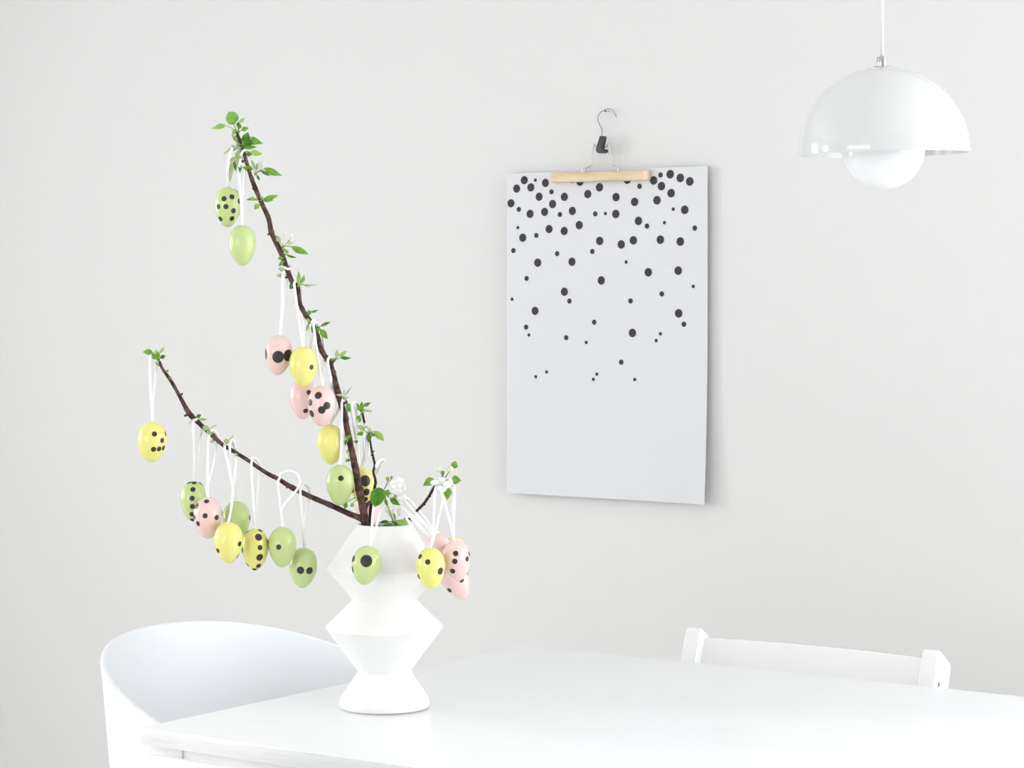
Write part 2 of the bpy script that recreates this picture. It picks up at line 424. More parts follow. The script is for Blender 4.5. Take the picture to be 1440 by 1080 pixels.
# ------------------------------------------------------------------ moulded chair on the near side of the table
def shell_chair():
    tch = 1.965
    s_l = PT(200, 1070, tch + 0.045)[0]
    hw = 0.225
    root = tag(empty('moulded_chair', W(s_l + hw, tch, 0), -TH),
               'white moulded chair with rounded top edge beside the corner leg of the table', 'chair')
    ztop = 0.7765
    rows = []
    path = []                      # from the top of the back down and forward over the seat: (forward, z, halfwidth, bow)
    for k in range(13):
        x = k / 12; path.append((0.0 + 0.075 * x ** 1.3, ztop - (ztop - 0.475) * x, hw * (1 - 0.08 * x), 0.05 * (1 - 0.5 * x)))
    for k in range(1, 5):
        x = k / 4; path.append((0.075 + 0.06 * x, 0.475 - 0.027 * math.sin(x * math.pi / 2), hw * 0.92, 0.025 * (1 - x)))
    for k in range(1, 8):
        x = k / 7; path.append((0.135 + 0.31 * x, 0.448 + 0.006 * x - 0.02 * x ** 6, hw * (0.92 + 0.06 * x), 0.0))
    n = 24; verts, faces = [], []
    for j, (f, z, h, bow) in enumerate(path):
        for i in range(n + 1):
            u = -1 + 2 * i / n
            # rounded upper corners
            zz = z
            if j < 5:
                edge = max(0.0, abs(u) - 0.92) / 0.08
                zz = z - 0.018 * (1 - math.sqrt(max(0.0, 1 - edge ** 2))) * (1 - j / 5) - 0.0115 * u * u * (1 - j / 5)
            verts.append((u * h, f + bow * u * u, zz))
    for j in range(len(path) - 1):
        for i in range(n):
            faces.append((j * (n + 1) + i, j * (n + 1) + i + 1, (j + 1) * (n + 1) + i + 1, (j + 1) * (n + 1) + i))
    sh = mesh_obj('shell', verts, faces, M['plastic'], root)
    so = sh.modifiers.new('thickness', 'SOLIDIFY'); so.thickness = 0.012; so.offset = 0
    bv = sh.modifiers.new('edge', 'BEVEL'); bv.width = 0.004; bv.segments = 3; bv.limit_method = 'ANGLE'; bv.angle_limit = math.radians(50)
    for x in (-0.17, 0.17):
        for y0, y1 in ((0.15, 0.10), (0.40, 0.45)):
            v, f = tube_data([Vector((x, y0, 0.443)), Vector((x * 1.15, y1, 0.0))], [0.013, 0.010], 12)
            mesh_obj('leg', v, f, M['chairpaint'], root)
shell_chair()

# ------------------------------------------------------------------ pendant lamp
LD = 3.083
lc = P(1242.5, 215.5, LD)
lamp = tag(empty('pendant_lamp', lc), 'white half-dome pendant lamp with a smaller round dome below', 'lamp')
R = 0.1152
outer, n = [], 28
for k in range(n + 1):
    a = math.pi / 2 * k / n
    outer.append((R * math.sin(a) if k else 0.0055, 0.1165 * math.cos(a)))
inner = [(r - 0.0022 if r > 0.01 else r, z - 0.0018) for r, z in reversed(outer[:-1])]
prof = outer + [(R - 0.0004, -0.0012), (R - 0.0022, -0.0012)] + inner
tilt = Matrix.Rotation(math.radians(1.3), 4, 'X') @ Matrix.Rotation(math.radians(-1.15), 4, 'Y')
parts = [lathe('shade', prof, M['lamp'], lamp, 96, 60)]
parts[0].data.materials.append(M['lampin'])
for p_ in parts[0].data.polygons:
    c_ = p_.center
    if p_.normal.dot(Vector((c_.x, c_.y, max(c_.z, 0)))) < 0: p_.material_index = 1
prof = []
for k in range(25):
    a = math.radians(-90 + 118 * k / 24); prof.append((0.0555 * math.cos(a) if k else 0.0, 0.0555 * math.sin(a) + 0.0065))
prof += [(r - 0.0018 if r > 0.003 else r, z + (0.0018 if z < 0.02 else 0)) for r, z in reversed(prof)]
parts.append(lathe('inner_dome', prof, M['lampin'], lamp, 72, 70))
parts.append(lathe('flange', [(0.0, 0.1150), (0.0118, 0.1150), (0.0122, 0.1160), (0.0118, 0.1168), (0.0, 0.1168)], M['steel'], lamp, 40, 40))
parts.append(lathe('cap', [(0.0, 0.1168), (0.0066, 0.1168), (0.0068, 0.1175), (0.0068, 0.1290), (0.0064, 0.1296), (0.0, 0.1296)], M['steel'], lamp, 40, 40))
v, f = tube_data([Vector((sx * 0.03, 0, 0.03)) if k == 0 else Vector((sx * 0.085, 0, 0.075)) for sx in (1,) for k in range(2)], [0.0012, 0.0012], 8)
for k in range(3):
    rr = Matrix.Rotation(2 * math.pi * k / 3 + 0.5, 4, 'Z')
    o = mesh_obj('strut', [rr @ p for p in v], f, M['steel'], lamp); parts.append(o)
for o in parts:
    o.data.transform(tilt)
ctop = Vector((0, 0, ZC - lc.z - 0.03))
cb = tilt @ Vector((0, 0, 0.129))
v, f = tube_data([cb, cb.lerp(Vector((cb.x - 0.001, 0, 0.5)), 1.0), Vector((cb.x - 0.002, 0, ctop.z + 0.001))], [0.0026] * 3, 12)
mesh_obj('cord', v, f, M['cord'], lamp)
lathe('ceiling_cup', [(0.0, ctop.z + 0.03), (0.045, ctop.z + 0.03), (0.045, ctop.z + 0.012), (0.03, ctop.z), (0.0, ctop.z)], M['lamp'], lamp, 48, 40)

# ------------------------------------------------------------------ poster, hanger and nail on the back wall
TP = TB - 0.016                    # plane of the paper
pl0, pr0 = PT(713.5, 246, TP), PT(995, 236, TP)
PS0, PS1 = pl0[0], pr0[0]
PZ1, PZ0 = 1.594, 0.8975
poster = tag(empty('poster', W(PS0, TP, PZ0), -TH), 'white paper poster with falling black dots, clamped under the wooden hanger', 'poster')
PWD, PHT = PS1 - PS0, PZ1 - PZ0
def paper_y(x, z):                 # slight waves and a lifted right edge towards the bottom
    u, v = x / PWD, 1 - z / PHT
    return -0.013 * max(0.0, (u - 0.6) / 0.4) ** 2 * max(0.0, (v - 0.45) / 0.55) ** 2 - 0.002 * math.sin(math.pi * u) * v \
        - 0.002 * max(0.0, (0.12 - u) / 0.12)
nx, nz = 32, 36
verts, faces = [], []
for j in range(nz + 1):
    for i in range(nx + 1):
        x, z = PWD * i / nx, PHT * j / nz
        verts.append((x, paper_y(x, z), z))
for j in range(nz):
    for i in range(nx):
        a = j * (nx + 1) + i
        faces.append((a, a + 1, a + nx + 2, a + nx + 1))
sheet = mesh_obj('sheet', verts, faces, M['paper'], poster)
L1 = [(175,155),(126,210),(217,202),(312,173),(271,263),(90,306),(212,375),(307,362),(359,311),(436,264),(488,356),(336,474),(435,487),(533,449),
      (165,531),(589,246),(665,202),(773,266),(772,376),(895,297),(920,421),(808,575),(887,548),(667,552),(1019,157),(1070,194),(1127,116),(1193,140),
      (1255,163),(1133,240),(1041,286),(1222,349),(1063,544),(1193,556),(262,694),(486,688),(985,757),(1180,746),(538,165),(847,152)]
M1 = [(352,231),(140,346),(407,379),(253,516),(105,615),(389,635),(619,621),(638,375),(927,195),(1064,121),(976,455),(1288,468),(485,157)]
S1 = [(246,155),(134,465),(704,373),(1147,344),(1090,433),(840,690),(778,150)]
L2 = [(678,113),(437,187),(245,312),(882,456),(1183,328)]
M2 = [(190,100),(470,248),(869,247),(1073,201),(632,386),(187,418),(449,487),(1217,399),(809,647)]
S2 = [(97,236),(1278,152),(205,469),(580,518),(1064,462),(1037,506),(321,711),(250,742),(650,725),(627,759),(897,760)]
K = 4.645
dots = [(700 + x / K, y0 + y / K, r) for lst, y0, r in ((L1, 220, .0090), (M1, 220, .0055), (S1, 220, .0037), (L2, 370, .0090), (M2, 370, .0055), (S2, 370, .0037)) for x, y in lst]
for px, py, r in dots:
    s_, t_, z_ = PT(px, py, TP)
    x, z = s_ - PS0, z_ - PZ0
    vs = [(0, -0.0007, 0)]
    for k in range(24):
        a = 2 * math.pi * k / 24
        dx, dz = r * math.cos(a), r * math.sin(a)
        vs.append((dx, paper_y(x + dx, z + dz) - paper_y(x, z) - 0.0007, dz))
    o = mesh_obj('printed_dot', vs, [(0, 1 + k, 1 + (k + 1) % 24) for k in range(24)], M['ink'], poster, smooth=False)
    o.location = (x, paper_y(x, z), z)

TH_ = TP - 0.005                   # hanger plane
b0, b1 = PT(774, 250, TH_ - 0.012), PT(915.5, 246, TH_ - 0.012)
hang = tag(empty('clamp_hanger', W(b0[0], TH_, b0[2]), -TH), 'pale wooden clamp hanger with black lever and bent wire hook holding the poster', 'hanger')
def HL(px, py, d):                 # local hanger coordinates at distance d in front of the hanger plane
    s_, t_, z_ = PT(px, py, TH_ - d)
    return Vector((s_ - b0[0], -d, z_ - b0[2]))
def hbar(name, y0, y1, ca, cb, m):
    bm = bmesh.new()
    vs = []
    for y in (y0, y1):
        for (px, p1, p2) in (ca, cb):
            for py in (p1, p2):
                q = HL(px, py, 0.012); vs.append(bm.verts.new((q.x, y, q.z)))
    for f in ((0, 1, 3, 2), (4, 6, 7, 5), (0, 4, 5, 1), (2, 3, 7, 6), (0, 2, 6, 4), (1, 5, 7, 3)):
        bm.faces.new([vs[k] for k in f])
    bmesh.ops.bevel(bm, geom=bm.edges[:], offset=0.0035, segments=3, affect='EDGES', profile=0.5)
    return bm_obj(name, bm, m, hang, smooth=True, angle=40)
hbar('clamp_bar', -0.013, 0.0035, (774, 243.2, 256.8), (910.5, 238.9, 253.3), M['wood'])
hbar('clamp_bar', 0.0062, 0.0195, (775, 244.0, 256.0), (910.5, 239.6, 252.5), M['wood'])
q0, q1 = HL(904.0, 239.6, 0.012), HL(909.3, 252.8, 0.012)
box('felt_end', q0.x, q1.x, -0.0134, -0.0126, q1.z + 0.001, q0.z - 0.001, M['woodend'], hang, 0.0003)
def hwire(name, pts, r, m, seg=10):
    pp = catmull([HL(*p) for p in pts], 5)
    v, f = tube_data(pp, [r] * len(pp), seg)
    return mesh_obj(name, v, f, m, hang)
hwire('hook', [(846.3, 194, .008), (846.3, 188.9, .007), (846.8, 183.8, .004), (845.3, 178.7, .001), (841.6, 172.0, -.003), (840.9, 164.4, -.006), (844.2, 158.3, -.008),
               (849.9, 154.6, -.009), (856, 153.2, -.009), (861, 155.3, -.009), (864.7, 159.9, -.008), (866.7, 165, -.007)], 0.0013, M['wire'])
hwire('wire_leg', [(839, 208, .009), (836.5, 202.5, .011), (834.5, 205, .012), (833, 213, .012), (830.8, 224, .012), (829.2, 231, .012), (826.5, 234.5, .012), (820, 236, .011), (819, 243, .010)], 0.0012, M['zinc'])
hwire('wire_leg', [(838, 206, .001), (836, 203, .001), (834.8, 212, .001), (833.0, 226, .001), (831.8, 232.5, .001), (828.5, 235.3, .001), (823.5, 237, .001), (822.5, 242, .001)], 0.0012, M['zinc'])
hwire('wire_leg', [(853.5, 206, .009), (856, 201.5, .011), (857.5, 206, .012), (858.8, 216, .012), (860.2, 226, .012), (861.2, 231.5, .012), (864, 233.6, .012), (868, 235, .011), (869, 241, .010)], 0.0012, M['zinc'])
hwire('wire_leg', [(852.5, 206, .001), (854.5, 204, .001), (855.6, 214, .001), (857, 226, .001), (858.2, 230.5, .001), (861.5, 233.0, .001), (864.5, 234.4, .001), (865.5, 240, .001)], 0.0012, M['zinc'])
hwire('wire_bridge', [(837.6, 206, .005), (841, 210.5, .005), (847, 209, .005), (854.5, 204.8, .005)], 0.0012, M['zinc'])
lev = [(843.2, 191.2), (848.8, 191.2), (849.0, 194), (848.0, 200), (846.0, 206.0), (845.2, 209.6), (849.6, 209.6), (851.2, 211.5), (850.6, 214.4), (847, 215.4),
       (841, 215.4), (838.4, 213.8), (837.4, 210), (838.6, 206), (841.0, 199)]
bm = bmesh.new()
A = [bm.verts.new(HL(x, y, 0.016)) for x, y in lev]; B = [bm.verts.new((a.co.x, -0.004, a.co.z)) for a in A]
bm.faces.new(A); bm.faces.new(list(reversed(B)))
for k in range(len(lev)):
    k2 = (k + 1) % len(lev); bm.faces.new((A[k], B[k], B[k2], A[k2]))
bmesh.ops.bevel(bm, geom=bm.edges[:], offset=0.0009, segments=2, affect='EDGES', profile=0.5)
bm_obj('lever', bm, M['black'], hang, smooth=True, angle=40)
# nail that carries the hook
np_ = PT(851.5, 156.2, TB - 0.014)
nail = tag(empty('nail', W(np_[0], TB, np_[2]), -TH), 'small dark nail in the wall carrying the hanger hook', 'nail')
v, f = tube_data([Vector((0, 0.012, 0)), Vector((0, -0.0140, 0))], [0.0008, 0.0008], 10)
mesh_obj('shank', v, f, M['wire'], nail)
v, f = tube_data([Vector((0, -0.0140, 0)), Vector((0, -0.0154, 0))], [0.0019, 0.0019], 14)
mesh_obj('head', v, f, M['black'], nail)

# ------------------------------------------------------------------ vase
VY = 3.223
mm = VY / F
vb = P(540.5, 995, VY)
k_ = mm
prof = [(0.0, 0.0), (57 * k_, 0.0), (58.5 * k_, 0.0016), (62.3 * k_, 0.0022), (63.2 * k_, 0.005), (63.0 * k_, 0.010), (60.5 * k_, 0.0165), (38.3 * k_, 0.0492), (37.6 * k_, 0.0515), (38.3 * k_, 0.0538),
        (80.8 * k_, 0.1108), (82.8 * k_, 0.1132), (81.2 * k_, 0.1160), (46.6 * k_, 0.1500), (45.6 * k_, 0.1522), (46.4 * k_, 0.1545), (80.0 * k_, 0.1950), (82.0 * k_, 0.1975), (80.6 * k_, 0.2000),
        (38.6 * k_, 0.2570), (37.2 * k_, 0.2586), (35.6 * k_, 0.2580), (35.0 * k_, 0.2550), (72 * k_, 0.198), (41 * k_, 0.154), (41 * k_, 0.151), (70 * k_, 0.113), (30 * k_, 0.05), (0, 0.05)]
vase = lathe('vase', prof, M['vase'], None, 128, 32)
vase.location = (vb.x, VY, TZ)
tag(vase, 'tall matte white vase of stacked angular double cones on the table', 'vase')

# ------------------------------------------------------------------ branches
STEMS = []                         # (point, radius) along every stem, so that ribbons lie on the bark
def stem(name, pts, parent, material, seg=9, rough=0.07, n=5, nodes=True):
    """pts: (px, py, depth offset, diameter in px)"""
    base = parent.location
    P3 = catmull([P(x, y, VY + d) - base for x, y, d, w in pts], n)
    rr = catmull([Vector((w, 0, 0)) for x, y, d, w in pts], n)
    rad = [max(0.0006, r.x * mm / 2) for r in rr]
    if nodes:
        for i in range(3, len(rad) - 2, 9):
            rad[i] *= 1.0 + random.uniform(0.05, 0.22)
    for i in range(len(P3) - 1):
        for q in range(3): STEMS.append((P3[i].lerp(P3[i + 1], q / 3) + base, max(rad[i], rad[i + 1]) * 1.1))
    v, f = tube_data(P3, rad, seg, rough)
    return mesh_obj(name, v, f, material, parent)

def twig_root(name, px, py, d, label):
    return tag(empty(name, P(px, py, VY + d)), label, 'branch')

TONE = {'d': 'leaf_d', 'm': 'leaf_m', 'l': 'leaf_l', 'p': 'leaf_p'}
def leaf(parent, base, tip, w, tone, d=0.0, attach=None, roll=None, origin=None, lift=None, round_=False):
    """base, tip in px; w apparent width in px; d depth offset"""
    org = origin if origin is not None else parent.parent.location
    B = P(base[0], base[1], VY + d)
    ln = math.hypot(tip[0] - base[0], tip[1] - base[1]) * mm
    dd = (random.uniform(-0.45, 0.45) if lift is None else lift) * ln
    T = P(tip[0], tip[1], VY + d + dd)
    ax = (T - B); L = ax.length; ax.normalize()
    view = Vector((0, 1, 0))
    side = ax.cross(view).normalized()
    nrm = side.cross(ax).normalized()
    if roll is None: roll = random.uniform(-0.8, 0.8)
    tw = max(w * mm, 0.0015)
    side2 = (side * math.cos(roll) + nrm * math.sin(roll)).normalized(); nrm2 = side2.cross(ax).normalized()
    tw = tw / max(0.75, math.cos(roll))
    shape = [0.06, 0.62, 0.92, 1.0, 0.90, 0.64, 0.30, 0.0]
    if round_: shape = [0.10, 0.70, 0.95, 1.0, 0.98, 0.86, 0.58, 0.04]
    curl = random.uniform(-0.12, 0.12) * L
    verts, faces, cols = [], [], 5
    for i, sw in enumerate(shape):
        u = i / (len(shape) - 1)
        c = B + ax * (L * u) + nrm2 * (curl * 4 * u * (1 - u)) - Vector((0, 0, 0.10 * L * u * u)) * (0.4)
        for j in range(cols):
            q = -1 + 2 * j / (cols - 1)
            verts.append(c + side2 * (q * sw * tw / 2) + nrm2 * (abs(q) ** 1.3 * sw * tw * 0.16 * (1 if roll > 0 else -1)) - org)
    for i in range(len(shape) - 1):
        for j in range(cols - 1):
            a = i * cols + j
            faces.append((a, a + 1, a + cols + 1, a + cols))
    if attach is not None:
        A = P(attach[0], attach[1], VY + d)
        if (A - B).length > 0.0015:
            mid = A.lerp(B, 0.5) + Vector((0, 0, 0.0008))
            tv, tf = tube_data([A - org, mid - org, B + ax * (L * 0.1) - org], [0.0007, 0.0006, 0.0005], 5)
            o0 = len(verts); verts += tv; faces += [tuple(x + o0 for x in f) for f in tf]
    return mesh_obj('leaf', verts, faces, M[TONE[tone]], parent)

def ellipsoid(c, ax, la, lw, nu=8, nv=6, sharp=0.0):
    up = Vector((0, 1, 0)); s1 = ax.cross(up).normalized(); s2 = ax.cross(s1).normalized()
    verts, faces = [], []
    for i in range(nv + 1):
        th = math.pi * i / nv
        for k in range(nu):
            a = 2 * math.pi * k / nu
            r = math.sin(th) * lw / 2 * (1 + sharp * math.cos(th))
            verts.append(c + ax * (-math.cos(th) * la / 2) + s1 * (r * math.cos(a)) + s2 * (r * math.sin(a)))
    for i in range(nv):
        for k in range(nu):
            k2 = (k + 1) % nu
            faces.append((i * nu + k, i * nu + k2, (i + 1) * nu + k2, (i + 1) * nu + k))
    return verts, faces

def bud(parent, at, tip, w, d=0.0, stalk=None, material='bud', origin=None, name='bud'):
    org = origin if origin is not None else parent.parent.location
    A, T = P(at[0], at[1], VY + d), P(tip[0], tip[1], VY + d + random.uniform(-.3, .3) * .004)
    ax = (T - A); L = ax.length; ax.normalize()
    v, f = ellipsoid((A + T) / 2 - org, ax, L, w * mm, 10, 8, -0.25)
    if stalk is not None:
        S = P(stalk[0], stalk[1], VY + d)
        tv, tf = tube_data([S - org, S.lerp(A, .5) - org + Vector((0, 0.0006, 0)), A + ax * (L * .15) - org], [0.0007, 0.0006, 0.0007], 6)
        o0 = len(v); v += tv; f += [tuple(x + o0 for x in q) for q in tf]
    return mesh_obj(name, v, f, M[material], parent)

branch = twig_root('blossom_branch', 513, 760, 0.0, 'tall dark brown budding branch forking in two, standing in the white vase')
main_pts = [(333, 186, -.012, 4.0), (341.7, 211.7, -.012, 5.2), (351, 243, -.011, 5.6), (358, 262, -.010, 6.6), (366.7, 283, -.008, 6.4), (378, 308, -.006, 7.2), (381.7, 326.7, -.005, 7.2),
            (395, 355, -.003, 7.4), (401.7, 373, -.002, 7.4), (410, 395, 0, 7.2), (418.5, 404, 0, 6.4), (421.7, 426.7, 0, 6.4), (430, 443, .001, 7.0), (440, 458, .002, 7.2), (447.5, 476.7, .002, 7.6),
            (452, 493, .002, 7.6), (463, 510, .003, 8.2), (469, 526.7, .003, 8.2), (472, 540, .003, 8.6), (478, 562.5, .003, 8.8), (484.5, 582.5, .003, 8.6), (487, 597, .003, 8.6), (491, 617.5, .002, 8.8),
            (495, 636, .002, 9.2), (499, 655, .001, 9.8), (502.5, 673.8, .001, 10.4), (506, 692.5, 0, 11), (510, 712.5, 0, 11.4), (513, 733.8, 0, 11.6), (514.5, 748, 0, 11), (516, 770, 0, 10)]
main = stem('main_stem', main_pts, branch, M['bark'])
side_pts = [(224, 508, -.02, 3.6), (228.6, 518.6, -.02, 4.2), (241, 536.7, -.02, 5.0), (252, 556, -.019, 5.2), (266, 581, -.018, 7.6), (281.4, 596.4, -.017, 6.4), (299.4, 613, -.016, 6.2), (313.6, 625.8, -.015, 5.6),
            (330, 635.6, -.014, 5.2), (349.7, 648, -.012, 5.6), (359.4, 655, -.011, 5.6), (378.9, 667.5, -.009, 6.0), (392.8, 674.4, -.008, 6.0), (406.7, 683.5, -.006, 6.8), (434.4, 697.5, -.004, 7.2),
            (463.8, 710, -.002, 7.6), (490, 722, -.001, 8.2), (507.5, 729.5, 0, 8.4), (514, 738, 0, 7.5)]
side = stem('side_stem', side_pts, branch, M['bark'])
fork = stem('fork_stub', [(512, 717, 0, 6.5), (516, 710.5, .001, 5.6), (520, 706.5, .002, 5.0), (525.5, 702, .003, 4.2)], branch, M['bark'])
# short spurs and bud scars on the main stem
for (x0, y0, x1, y1, w) in ((358, 264, 355, 266, 4.5), (377, 306, 379.5, 304, 5), (381, 328, 376, 330, 3.5), (405, 389, 401, 391, 3.5), (476, 558, 483, 563, 4), (485, 568, 487.5, 563.5, 4),
                            (340, 212, 335, 211, 4), (343, 228, 337, 224, 4), (492, 646, 489, 649, 3), (397, 350, 398, 345, 2.6), (419, 405, 420, 400, 3.4), (466, 512, 471, 507, 3)):
    stem('spur', [(x0, y0, 0, w), ((x0 + x1) / 2, (y0 + y1) / 2, 0, w * .9), (x1, y1, 0, w * .75)], branch, M['bark'], 7, 0.1, 3, False)
for (x0, y0, x1, y1, w) in ((264, 583, 259, 585, 4), (405, 683, 403, 686.5, 4), (254, 556, 257, 553, 3)):
    stem('spur', [(x0, y0, -.015, w), ((x0 + x1) / 2, (y0 + y1) / 2, -.015, w * .9), (x1, y1, -.015, w * .7)], branch, M['bark'], 7, 0.1, 3, False)

# (base, tip, width, tone, attach)
CL_MAIN = [
    ((329, 175), (321, 156.5), 17, 'm', (333, 186)), ((318, 176), (296.7, 180), 7.5, 'l', (331, 184)), ((336, 172), (345, 165), 5, 'p', (334, 186)), ((336, 181), (335, 170.5), 8, 'd', (335, 188)),
    ((339, 183), (350, 179), 6.5, 'm', (335, 188)), ((342, 199), (349, 185), 11, 'd', (337, 197)), ((353, 193), (370.5, 201), 8.5, 'm', (342, 203)), ((351, 197), (362, 202.5), 8, 'd', (342, 204)),
    ((343, 208), (351, 192.5), 10.5, 'm', (341, 209)), ((343, 208), (362, 205.5), 6, 'm', (341, 210)), ((351, 214), (369.5, 216), 8.5, 'l', (343, 213)), ((346, 216.5), (354.5, 217), 6.5, 'd', (343, 213)),
    ((331, 206), (313, 217.5), 4, 'p', (339, 208)), ((333, 221), (319, 227.5), 6, 'p', (343, 222)), ((326, 227), (323, 257), 6, 'p', (342, 222)), ((329, 226), (332, 241), 5, 'd', (342, 222)),
    ((337, 229), (337.5, 243.5), 5, 'd', (343, 225)), ((356, 238), (340, 235), 8, 'm', (350, 240)), ((335, 210), (324, 203), 5, 'p', (340, 210)), ((334, 200), (325, 188), 6, 'p', (338, 203)),
    ((337, 206), (332, 193), 7, 'p', (340, 208)), ((336, 212), (331, 222), 6, 'p', (341, 212)), ((341, 204), (334, 196), 6, 'l', (340, 207)),
    ((338, 199), (343, 190), 6, 'm', (339, 203)), ((333, 207), (326, 212), 5, 'p', (339, 208)), ((338, 214), (334, 224), 6, 'l', (341, 213)),
    ((345, 205), (356, 199), 6, 'd', (341, 207)), ((334, 190), (329, 197), 6, 'm', (335, 188)), ((331, 182), (327, 190), 6, 'l', (333, 185)), ((339, 219), (333, 233), 5, 'p', (342, 220)),
    ((371, 236.5), (397, 246), 9.5, 'm', (359, 245)), ((357.5, 238), (353, 223.5), 5, 'p', (358, 246)), ((366, 240), (381, 247.5), 4.5, 'd', (359, 245)), ((361, 246), (365.5, 254.5), 3.5, 'd', (358, 245)),
    ((360, 240), (362, 228), 4, 'p', (358, 247)), ((370, 280), (392, 273.5), 6.5, 'm', (366, 283)), ((369, 282), (385, 280.5), 5.5, 'm', (367, 284)), ((361, 281.5), (345, 281), 3.6, 'm', (365, 283)),
    ((359, 280), (349.5, 277.5), 5, 'l', (364, 282)), ((365, 287), (357.5, 295), 8, 'l', (367, 286)), ((369, 280), (366, 275), 4, 'p', (366, 283)),
    ((410, 346.5), (434.5, 357), 9.5, 'm', (398, 347)), ((394, 341), (388, 330), 7, 'p', (397, 347)), ((402, 342.5), (413, 338), 6, 'l', (398, 347)), ((402, 358), (418, 362), 3.2, 'd', (399, 359)),
    ((399, 363), (390, 363), 5.5, 'm', (399, 364)), ((400, 367), (391.5, 374), 5.5, 'm', (400, 366)), ((399, 381), (391, 376), 6, 'p', (403, 379)), ((398, 387), (388, 387.5), 6, 'p', (405, 388)),
    ((402, 354), (396, 348), 5, 'l', (398, 356)), ((406, 356), (400, 352), 5, 'l', (400, 359)),
    ((419, 399), (420, 379.5), 6, 'l', (419, 404)), ((421, 399), (428, 385), 6, 'l', (419, 404)), ((424, 399), (449, 398.5), 2.2, 'p', (419, 403)), ((413, 400), (407, 406), 8, 'd', (417, 403)),
    ((424, 400), (436, 404), 2.2, 'p', (419, 403)), ((432, 442), (437, 436), 7, 'm', (430, 443)), ((437, 439), (448, 435), 3.5, 'm', (431, 443)), ((436, 454), (431, 467), 4, 'l', (438, 456)),
    ((435, 453), (431, 447), 4.5, 'l', (437, 456)), ((450.5, 459), (465.5, 452), 4.6, 'd', (443, 463)), ((450, 463), (461, 476.5), 9.5, 'm', (443, 463)), ((442, 463), (451, 461), 8, 'm', (442, 463)),
    ((440, 462), (439, 468), 6, 'm', (441, 461)), ((473, 503.5), (474, 490.5), 5.5, 'p', (468, 508)), ((476, 500), (488, 492.5), 6, 'l', (469, 507)), ((478, 502.5), (494, 503), 5, 'd', (468, 508)),
    ((465, 507.5), (474, 504.5), 6, 'm', (466, 510)), ((485, 557), (495, 542), 2.4, 'p', (484, 563)), ((483.5, 556), (484, 546.5), 2.2, 'p', (484, 563)), ((482, 556.5), (472, 554.5), 4, 'p', (483, 562)),
    ((488, 567), (495.5, 580.5), 8, 'm', (485, 565)), ((484, 560), (491, 558), 4, 'p', (484, 563)),
    ((494, 612), (490, 622), 9, 'm', (491, 614)), ((489, 618), (485.5, 627), 5, 'm', (491, 617)), ((499, 622), (504, 620), 5, 'd', (493, 621)), ((492, 607), (494, 615), 6, 'l', (490, 612)),
    ((488, 637), (489, 631), 4, 'l', (491, 644)), ((489, 645), (486, 650), 4, 'm', (492, 647)),
    ((487, 707), (485, 715.5), 7, 'm', (500, 700)), ((494, 708), (497, 713), 6, 'l', (503, 703)),
]
for n_, (b_, t_, w, tone, at) in enumerate(CL_MAIN):
    k = min(range(len(main_pts)), key=lambda i: abs(main_pts[i][1] - at[1]))
    leaf(main, b_, t_, w, tone, main_pts[k][2] - 0.004 + random.uniform(-0.004, 0.004), at, round_=n_ == 0)
for (a, t, w, s) in (((368, 236), (370, 227), 5, (359, 246)), ((364, 235), (366, 225), 3, (359, 246)), ((400, 333), (400.5, 324), 4.5, (398, 346)), ((408, 335), (411.5, 328.5), 5.5, (398, 346)),
                     ((407, 341), (412.5, 336), 4, (398, 346))):
    bud(main, a, t, w, -0.006, s)
CL_SIDE = [
    ((214.5, 495), (200.5, 494.5), 8, 'm', (222, 506)), ((218, 505), (213.5, 497), 7, 'm', (223, 508)), ((220, 503), (219.5, 489.5), 5, 'l', (223, 507)), ((224, 497), (232, 486.5), 4.5, 'p', (223, 507)),
    ((225, 503), (233, 500), 6, 'd', (224, 508)), ((221, 506), (222.5, 493.5), 6, 'm', (224, 508)), ((226, 514.5), (217.5, 509), 5.5, 'p', (227, 514)), ((234, 523), (236.5, 519), 4, 'm', (232, 525)),
    ((238, 533), (241, 529), 3.5, 'p', (237, 531)), ((276, 587), (283, 582.5), 5.5, 'd', (275, 591)), ((280, 589.5), (292, 590), 4, 'l', (276, 592)), ((285, 599.5), (294, 603.5), 8, 'p', (284, 599)),
    ((291, 605), (299, 611), 7, 'p', (290, 604)), ((296, 602), (306, 596), 2.0, 'p', (293, 604)), ((298, 618), (300, 623), 7, 'p', (301, 615)), ((317, 624), (319, 616), 7.5, 'p', (316, 627)),
    ((322, 618), (329, 610.5), 2.2, 'p', (318, 626)), ((346, 647), (351, 645), 4, 'm', (348, 648)), ((284, 606), (282, 616), 2.2, 'p', (287, 602)), ((269, 592), (266, 597), 2.0, 'p', (272, 589)),
    ((333, 641), (330, 637), 4, 'p', (333, 638)),
]
for b_, t_, w, tone, at in CL_SIDE:
    k = min(range(len(side_pts)), key=lambda i: abs(side_pts[i][0] - at[0]))
    leaf(side, b_, t_, w, tone, side_pts[k][2] - 0.004 + random.uniform(-0.004, 0.004), at)

